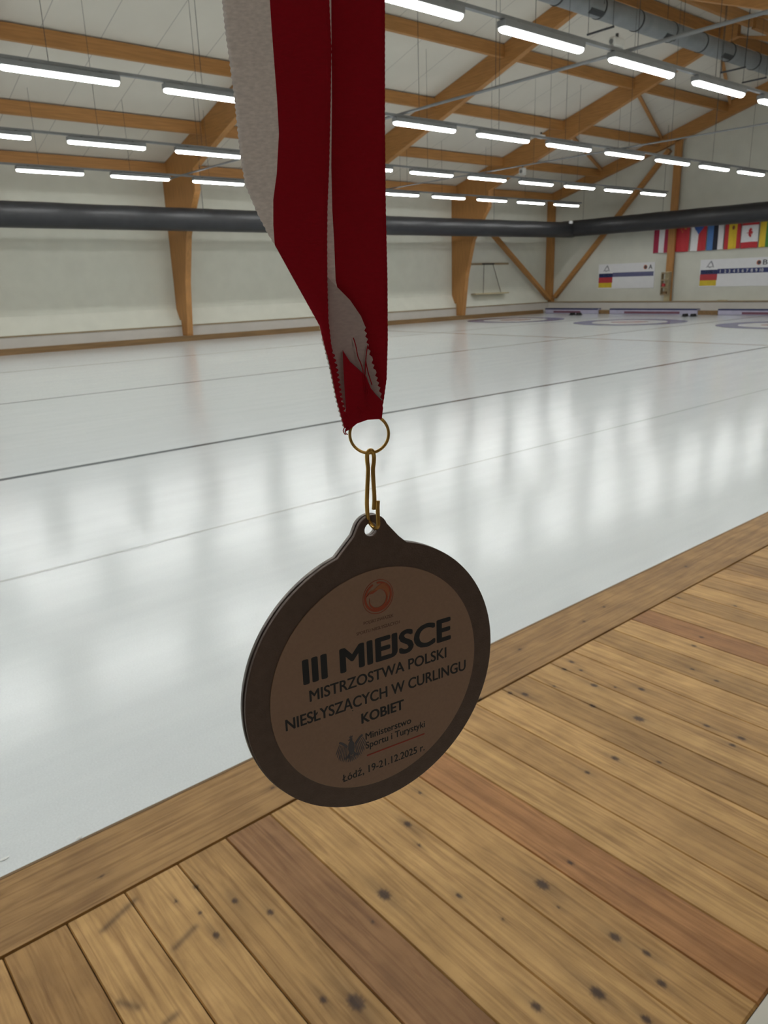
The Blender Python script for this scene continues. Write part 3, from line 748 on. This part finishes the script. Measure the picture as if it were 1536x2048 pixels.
for y, nm in ((19.2, 'sheet nearest the left wall'), (14.26, 'sheet below scoreboard A')):
    for s, sn in ((.11, 'left'), (-.11, 'right')):
        t = thing('foot_hack', 'black rubber hack, %s of the pair on the %s' % (sn, nm), 'hack', (26.8, y+s*1.4, 0), group='rubber hacks in the ice')
        bm = NB(); prism_x(bm, [(-.07, 0), (.07, 0), (.055, .10), (-.055, .10)], -.1, .1); obj('wedge', bm, M['rubber'], t, local=True)
        bm = NB(); box(bm, -.14, .14, -.085, .085, .002, .02); obj('base_plate', bm, M['rubber'], t, local=True)
# small pale bits on the end plinth
bm = NB(); box(bm, 28.86, 29.0, 13.95, 14.3, .472, .50, bev=.01); tag(obj('paper_pack', bm, M['pine']), 'small pale pack lying on the end wall ledge', 'pack')

# ------------------------------------------------------------------ medal, clip, ring, ribbon
M['medal_body'] = mat('dark bronze medal', (.115, .078, .062), .42, .35, var=.10, scale=300, bump=.15, bscale=1500)
M['medal_edge'] = mat('bright worn medal edge', (.15, .13, .12), .33, .8, var=.3, scale=200)
M['insert'] = mat('printed bronze insert', (.30, .185, .125), .55, .0, var=.05, scale=900)
M['black_ink'] = mat('black ink', (.008, .009, .012), .5)
M['brown_ink'] = mat('faint brown ink', (.12, .055, .035), .6)
M['red_ink'] = mat('red ink', (.34, .035, .02), .5)
M['logo_ink'] = mat('logo red ink', (.36, .065, .025), .5)
M['logo_ink2'] = mat('logo orange ink', (.38, .13, .05), .5)
M['eagle_ink'] = mat('grey emblem ink', (.075, .072, .08), .5)
M['gold'] = mat('gold wire', (.55, .33, .09), .28, 1.0, var=.1, scale=200)

CM = Vector((0.14164267, 0.17375121, 1.38089542)); MY = 0.168926689
medal = thing('medal', 'dark bronze round medal with printed text hanging from a striped ribbon', 'medal', CM, 0)
medal.rotation_euler = (PI/2, 0, -MY)           # local x right, local y up, local z towards the viewer
mm = .001
# outline: circle with a rounded lug and a hole
Ro = 47.0
outl = []
aR = math.atan2(45.5, 12.0); aL = math.atan2(45.2, -13.2)
n = 160
for k in range(n+1):
    a = aL + (2*PI - (aL-aR))*k/n
    outl.append((Ro*math.cos(a), Ro*math.sin(a)))
tip = [(9.0, 48.2), (5.6, 52.2)] + [(-.6+5.6*math.cos(a), 51.4+5.6*math.sin(a)) for a in np.linspace(.35, PI-.35, 14)] + [(-6.9, 51.2), (-10.4, 47.8)]
outl += tip
hole = [(-1.0+2.5*math.cos(2*PI*k/24), 52.5+2.4*math.sin(2*PI*k/24)) for k in range(24)]
sc = lambda s, k=.001: [(x*k, y*k) for x, y in s]
def mpart(name, me, m, parent, z):
    transform(me, lambda c: Vector((c.x, c.y, c.z+z))); return link_mesh(name, me, m, parent)
mpart('front_plate', shape_mesh([sc(outl), sc(hole)], .00055, .00018), M['medal_body'], medal, -.00075)
tag(mpart('back_plate', shape_mesh([sc([(x*1.004-.25, y*1.002) for x, y in outl]), sc(hole)], .0006, .00018), M['medal_edge'], medal, -.0023), 'brighter metal edge layer')
ins = mpart('insert_disc', shape_mesh([sc([(.05+39.3*math.cos(2*PI*k/128), -.35+39.3*math.sin(2*PI*k/128)) for k in range(128)])], .00015, .00006), M['insert'], medal, .00012)
ZT = .00036
def ltext(nm, s, x0, x1, y0, h, bold, m='black_ink', cap='H', sp=1.0, fj=False):
    me = text_mesh(s, w=(x1-x0)*mm, h=h*mm, x0=x0*mm, y0=y0*mm, bold=bold, cap=cap, spacing=sp, flat_j=fj)
    mpart(nm, me, M[m], ins, ZT)
ltext('place_lettering', 'III MIEJSCE', -27.2, 28.6, 6.6, 8.1, .042, fj=True)
ltext('championship_lettering', 'MISTRZOSTWA POLSKI', -25.8, 27.0, -.1, 3.8, .022)
ltext('category_lettering', 'NIESŁYSZĄCYCH W CURLINGU', -34.6, 35.4, -7.6, 3.9, .022)
ltext('women_lettering', 'KOBIET', -7.6, 8.9, -14.5, 3.6, .034)
ltext('ministry_lettering', 'Ministerstwo', -6.4, 11.8, -21.2, 2.45, .020)
ltext('ministry_lettering', 'Sportu i Turystyki', -6.5, 17.5, -24.7, 2.45, .020)
ltext('date_lettering', 'Łódź, 19-21.12.2025 r.', -15.9, 17.2, -34.2, 2.75, .018)
ltext('union_lettering', 'POLSKI ZWIĄZEK', -5.3, 5.9, 21.0, 1.05, .02, 'brown_ink')
ltext('union_lettering', 'SPORTU NIESŁYSZĄCYCH', -8.1, 8.3, 18.0, 1.05, .02, 'brown_ink')
mpart('underline', shape_mesh([sc([(-6.2, -27.65), (17.3, -27.65), (17.3, -27.25), (-6.2, -27.25)])], .0001), M['red_ink'], ins, ZT)
# swirl logo: thin outer ring, bold ring open at the upper left, beak shaped sweep
def arcband(cx, cy, r0f, r1f, a0, a1, k=40):
    A = np.linspace(a0, a1, k)
    return [(cx+r1f(t)*math.cos(a), cy+r1f(t)*math.sin(a)) for t, a in zip(np.linspace(0, 1, k), A)] + [(cx+r0f(t)*math.cos(a), cy+r0f(t)*math.sin(a)) for t, a in list(zip(np.linspace(0, 1, k), A))[::-1]]
lx, ly = .4, 29.5
thin = [[(lx+5.7*math.cos(2*PI*k/64), ly+5.9*math.sin(2*PI*k/64)) for k in range(64)], [(lx+5.55*math.cos(2*PI*k/64), ly+5.75*math.sin(2*PI*k/64)) for k in range(64)]]
mpart('logo_ring', shape_mesh([sc(s) for s in thin], .0001), M['logo_ink'], ins, ZT)
swirl = [arcband(lx, ly, lambda t: 4.55-.2*math.sin(PI*t), lambda t: 5.15, PI*.62, PI*2.52),
         arcband(lx-.1, ly-.6, lambda t: 3.1, lambda t: 3.1+.75*math.sin(PI*t)+.05, PI*.92, PI*2.35)]
for s in swirl: mpart('logo_swirl', shape_mesh([sc(s)], .0001), M['logo_ink'], ins, ZT)
sweep = [(-3.6, 31.0), (-2.4, 32.0), (-1.2, 32.2), (.2, 33.1), (2.0, 33.9), (3.4, 33.6), (4.3, 32.4), (4.6, 30.6), (4.2, 28.6), (3.6, 27.6), (3.75, 29.2), (3.3, 30.7), (2.3, 31.7), (.9, 32.1), (-.2, 31.7), (-1.4, 31.2), (-2.5, 31.3)]
mpart('logo_sweep', shape_mesh([sc(sweep)], .0001), M['logo_ink2'], ins, ZT)
beak = [(-4.1, 30.2), (-3.0, 31.1), (-1.6, 31.1), (.2, 31.9), (-1.2, 31.9), (-3.2, 31.4)]
mpart('logo_beak', shape_mesh([sc([(x, y) for x, y in beak])], .0001), M['logo_ink'], ins, ZT+.0001)
# crowned eagle: body, head, crown, feathered wings, legs and tail
ex, ey = -12.0, -22.6
def feather(x, y, a, L, wd):
    c, s = math.cos(a), math.sin(a)
    return [(x+c*t*L-s*k*wd, y+s*t*L+c*k*wd) for t, k in ((0, -.6), (.5, -1), (.85, -.7), (1, 0), (.85, .7), (.5, 1), (0, .6))]
eg = []
eg.append([(ex-1.0, ey+2.2), (ex-.5, ey+3.0), (ex+.5, ey+3.0), (ex+1.0, ey+2.2), (ex+1.25, ey+.2), (ex+.8, ey-1.6), (ex, ey-2.5), (ex-.8, ey-1.6), (ex-1.25, ey+.2)])
eg.append([(ex-.4, ey+3.1), (ex+.45, ey+3.1), (ex+.5, ey+3.9), (ex-.1, ey+4.2), (ex-.75, ey+3.75), (ex-1.2, ey+3.5), (ex-.6, ey+3.45)])
eg.append([(ex-.5, ey+4.3), (ex+.5, ey+4.2), (ex+.7, ey+5.0), (ex+.3, ey+4.6), (ex, ey+5.2), (ex-.3, ey+4.6), (ex-.7, ey+5.0)])
for sgn in (-1, 1):
    top = [(1.3, 1.6), (2.2, 2.7), (3.2, 3.6), (4.2, 4.2), (4.6, 3.6), (3.6, 2.9), (2.7, 1.9), (1.7, .8)]
    eg.append([(ex+sgn*x, ey+y) for x, y in top])
    for i in range(7):
        x = 1.6+i*.46; y = 1.0+i*.36
        fe = feather(0, 0, -PI/2+.12+.05*i, 4.6+.42*i-(.09*i*i), .16)
        eg.append([(ex+sgn*(x+px), ey+y+py-.1) for px, py in fe])
        if i < 6: eg.append([(ex+sgn*(x+.2+px*.5), ey+y-3.6+py*.42) for px, py in fe])
    for i in range(3):
        fe = feather(0, 0, -PI/2+.5+.25*i, 1.7, .16); eg.append([(ex+sgn*(.5+px), ey-2.0+py) for px, py in fe])
    eg.append([(ex+sgn*x, ey+y) for x, y in ((.8, -1.0), (1.6, -2.2), (2.6, -2.9), (2.4, -3.3), (1.5, -2.8), (.6, -1.6))])
for i in range(5):
    fe = feather(ex+(i-2)*.3, ey-2.6, -PI/2+(i-2)*.22, 2.3, .17); eg.append(fe)
bmx = None
em = bmesh.new()
for s in eg:
    me = shape_mesh([sc(s)], .00008); em.from_mesh(me); bpy.data.meshes.remove(me)
me = bpy.data.meshes.new('eagle_emblem'); em.to_mesh(me); em.free(); mpart('eagle_emblem', me, M['eagle_ink'], ins, ZT)

# ribbon frame: local x to the right, local y away from the camera, local z up
O = Vector((0.13984565, 0.17213295, 1.463872))
def hang(name, label, cat):
    return thing(name, label, cat, O, -YAW)
ring = hang('split_ring', 'gold wire ring between the ribbon and the snap hook', 'ring')
bm = NB(); n = 48
tube(bm, [(.0000+.0058*math.cos(2*PI*k/n), .0006*math.sin(2*PI*k/n+1), .0002+.0057*math.sin(2*PI*k/n)) for k in range(n)], .00046, 10, closed=True)
obj('wire_loop', bm, M['gold'], ring, local=True, smooth=True)
clip = hang('snap_hook', 'gold wire snap hook holding the medal below the ring', 'hook')
w_ = .00066
lp = [(-.4, 1.0, -28.6), (-1.2, 2.2, -27.6), (-1.5, 1.2, -25.3), (-1.5, .3, -21.1), (-1.2, 0, -16.5), (-.75, 0, -11.0), (-.9, 0, -8.0), (-.8, -.2, -5.8), (-.1, -.7, -4.7), (.75, -.4, -4.9), (1.15, .4, -6.6), (1.05, .3, -8.6), (.75, .2, -10.8), (.75, .2, -15.0), (.85, .2, -19.7), (.55, .3, -23.4)]
bm = NB(); tube(bm, smooth_path([(x*mm, y*mm, z*mm) for x, y, z in lp], 6), w_, 10); obj('wire_body', bm, M['gold'], clip, local=True, smooth=True)
hkp = [(1.9, -.7, -20.4), (1.75, -.9, -22.8), (1.75, -1.3, -26.0), (1.75, -1.6, -27.8), (1.3, -1.2, -28.9), (.5, -.2, -29.2), (-.4, 1.0, -28.6)]
bm = NB(); tube(bm, smooth_path([(x*mm, y*mm, z*mm) for x, y, z in hkp], 6), w_, 10); obj('hook_end', bm, M['gold'], clip, local=True, smooth=True)

def cloth_mat(name, col, var=.10):
    m, nt, b = base(name); N = nt.nodes; L = nt.links
    tc = N.new('ShaderNodeTexCoord')
    mp = N.new('ShaderNodeMapping'); mp.inputs['Scale'].default_value = (600, 600, 1500); L.new(tc.outputs['Object'], mp.inputs[0])
    no = N.new('ShaderNodeTexNoise'); no.inputs['Scale'].default_value = 1.0; no.inputs['Detail'].default_value = 2; L.new(mp.outputs[0], no.inputs['Vector'])
    cr = N.new('ShaderNodeValToRGB'); cr.color_ramp.elements[0].position = .3; cr.color_ramp.elements[1].position = .7
    cr.color_ramp.elements[0].color = (*[c*(1-var) for c in col], 1); cr.color_ramp.elements[1].color = (*[c*(1+var) for c in col], 1)
    L.new(no.outputs[0], cr.inputs[0]); L.new(cr.outputs[0], b.inputs['Base Color'])
    b.inputs['Roughness'].default_value = .8; b.inputs['Specular IOR Level'].default_value = .15
    bp = N.new('ShaderNodeBump'); bp.inputs['Strength'].default_value = .35; bp.inputs['Distance'].default_value = .0002
    L.new(no.outputs[0], bp.inputs['Height']); L.new(bp.outputs[0], b.inputs['Normal'])
    return m
RW = cloth_mat('white ribbon weave', (.80, .73, .70)); RR = cloth_mat('red ribbon weave', (.30, .003, .012), .06)
RR2 = RR
RF = cloth_mat('mauve ribbon fold', (.46, .37, .36), .06)  # fold given a darker, mauver tone than the white weave
rib = hang('neck_ribbon', 'white and red striped medal ribbon hanging from above the photo', 'ribbon')
def interp(path):
    p = sorted(path, key=lambda q: q[1]); zs = [q[1] for q in p]; xs = [q[0] for q in p]
    return lambda z: float(np.interp(z, zs, xs))
def top_ext(path, dz=60):
    (x0, z0), (x1, z1) = path[0], path[1]; s = (x0-x1)/(z0-z1)*.4
    return [(x0+s*dz, z0+dz)] + path
Lleft = top_ext([(-33.2, 113.6), (-33.0, 106.9), (-32.5, 97.7), (-32.1, 90.7), (-31.7, 77.4), (-31.0, 69.9), (-28.7, 63.5), (-26.0, 57.6), (-24.1, 54.3), (-19.3, 44.8), (-12.9, 32.3), (-10.6, 20.4), (-9.2, 11.3), (-8.1, 6.2), (-7.3, 2.6)])
Lmid = top_ext([(-21.0, 113.2), (-21.0, 106.5), (-20.9, 97.4), (-20.8, 90.3), (-20.9, 82.0), (-22.2, 72.2), (-23.6, 65.9), (-24.1, 59.5), (-24.1, 54.3)])
Lright = top_ext([(-6.0, 112.8), (-6.0, 101.5), (-6.8, 89.9), (-8.0, 74.2), (-9.1, 62.9), (-9.6, 55.2), (-10.1, 44.6), (-10.4, 33.6), (-10.0, 26.6), (-8.7, 20.4), (-7.7, 11.2), (-6.6, 6.2), (-6.2, 2.6)])
Rleft = top_ext([(-5.6, 112.8), (-6.6, 89.9), (-7.6, 74.2), (-7.9, 62.9), (-7.8, 55.1), (-7.9, 44.5), (-6.9, 39.0), (-6.6, 20), (-6.4, 4.5)])
Rright = top_ext([(8.2, 112.4), (7.3, 83.5), (6.9, 62.4), (6.8, 44.0), (6.4, 27.5), (5.7, 16.1), (4.7, 10.2), (4.2, 8.0), (3.9, 5.0)])
def strand(name, rails, mats_between, depth, z0, z1, teeth_l=0, teeth_r=0, step=.35, thick=.0005, parent=rib):
    """rails: functions x(z); bands between consecutive rails get the given material index; depth(u,z) in mm"""
    bm = NB(); zs = np.arange(z0, z1+1e-6, step); rows = []; NB_ = 10
    for i, z in enumerate(zs):
        xs = [r(z) for r in rails]
        tl = (teeth_l(z) if callable(teeth_l) else teeth_l)*(1 if i % 4 < 2 else -1)
        tr = (teeth_r(z) if callable(teeth_r) else teeth_r)*(1 if i % 4 < 2 else -1)
        xs[0] += tl; xs[-1] += tr
        tot = max(1e-6, xs[-1]-xs[0]); row = []
        for b in range(len(rails)-1):
            for k in range(NB_ + (1 if b == len(rails)-2 else 0)):
                x = xs[b]+(xs[b+1]-xs[b])*k/NB_
                row.append(bm.verts.new((x*mm, depth((x-xs[0])/tot, z)*mm, z*mm)))
        rows.append(row)
    for A, B in zip(rows[:-1], rows[1:]):
        for k in range(len(A)-1):
            f = bm.faces.new((A[k], A[k+1], B[k+1], B[k])); f.material_index = mats_between[k//NB_]
    me_o = obj(name, bm, [RW, RR], parent, local=True, smooth=True)
    sm = me_o.modifiers.new('thick', 'SOLIDIFY'); sm.thickness = thick; sm.offset = 0
    return me_o
lx_, lm_, lr_ = interp(Lleft), interp(Lmid), interp(Lright)
lm2 = lambda z: max(lm_(z), lx_(z)+.02) if z > 54.3 else lx_(z)+.01
strand('front_strand', [lx_, lm2, lr_], [0, 1], lambda u, z: -1.6 + 3.0*(u-.55)**2*min(1, z/60) + .25*math.sin(z*.22)*(u < .4)*(1-u/.4), 2.6, 173,
       teeth_l=lambda z: .09 if z > 25 else .30, teeth_r=lambda z: .035 if z > 25 else .30)
rl_, rr_ = interp(Rleft), interp(Rright)
strand('rear_strand', [lambda z: rl_(z)-min(6, max(0.3, (z-4)*.25)), rl_, rr_], [0, 1], lambda u, z: 1.4+1.2*(u-.5)**2 - .8*max(0, 1-z/20), 4.9, 173, teeth_l=.08, teeth_r=.03)
def patch(name, poly, m, y, thick=.0004, teeth=(), bulge=0):
    pts = []
    for i, p in enumerate(poly):
        q = poly[(i+1) % len(poly)]
        L_ = math.hypot(q[0]-p[0], q[1]-p[1]); kk = max(1, int(L_/(.75 if i in teeth else .45)))
        for k in range(kk):
            t_ = k/kk; x = p[0]+(q[0]-p[0])*t_; z = p[1]+(q[1]-p[1])*t_
            if i in teeth:
                nx, nz = (q[1]-p[1])/L_, -(q[0]-p[0])/L_; s = .55 if k % 2 else -.1; x += nx*s; z += nz*s
            pts.append((x, z))
    me = shape_mesh([[(x*mm, z*mm) for x, z in pts]], thick/2)
    transform(me, lambda c: Vector((c.x, y*mm - c.z + bulge*mm*math.sin(c.y*1000*.25), c.y)))
    return link_mesh(name, me, m, rib)
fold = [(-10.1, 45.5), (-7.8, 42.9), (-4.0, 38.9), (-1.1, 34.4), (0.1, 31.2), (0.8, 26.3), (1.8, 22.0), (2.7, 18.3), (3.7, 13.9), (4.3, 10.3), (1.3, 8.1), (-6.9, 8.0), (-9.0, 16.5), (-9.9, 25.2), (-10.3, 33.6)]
patch('folded_back', fold, RF, -.15, teeth=(4, 5, 6, 7, 8), bulge=.2)
pocket = [(-6.7, 25.1), (-4.8, 21.9), (-2.0, 19.2), (-0.2, 17.4), (1.0, 14.0), (2.4, 12.1), (4.0, 10.3), (4.4, 8.0), (3.9, 4.9), (-0.3, 4.8), (-3.4, 3.8), (-5.7, 2.1), (-7.2, 1.4), (-7.6, 3.4), (-6.5, 8.4), (-6.7, 16.5)]
patch('stitched_end', pocket, RR, -1.3, thick=.0012, teeth=(12,), bulge=.25)
for pl in ([(-3.5, -.9, 28.5), (-2.9, -1.4, 26.4), (-2.4, -1.3, 23.2), (-1.6, -1.6, 21.2), (-1.0, -2.2, 18.5), (-.8, -2.2, 13)],
           [(.6, -.9, 26.3), (.1, -1.3, 24.2), (-.3, -1.5, 20.6), (-.6, -2.2, 16.5), (-.2, -2.2, 12)],
           [(-.2, -1.0, 22.0), (.3, -1.6, 19.0), (1.4, -2.2, 15.0)],
           [(-6.8, -2.1, 3.4), (-7.6, -2.0, 1.9), (-7.0, -2.1, .6)], [(-6.6, -2.1, 3.0), (-6.9, -2.2, 1.2), (-6.3, -2.2, .7)],
           [(-1.0, -2.3, 16), (.3, -2.4, 13.2), (-.6, -2.3, 10.5), (.9, -2.4, 8.2)], [(-3.2, -2.3, 9), (-1.8, -2.4, 7.6), (-2.6, -2.3, 6.0)]):
    bm = NB(); tube(bm, smooth_path([(x*mm, y*mm, z*mm) for x, y, z in pl], 5), .00017, 6); obj('loose_thread', bm, RR, rib, local=True, smooth=True)
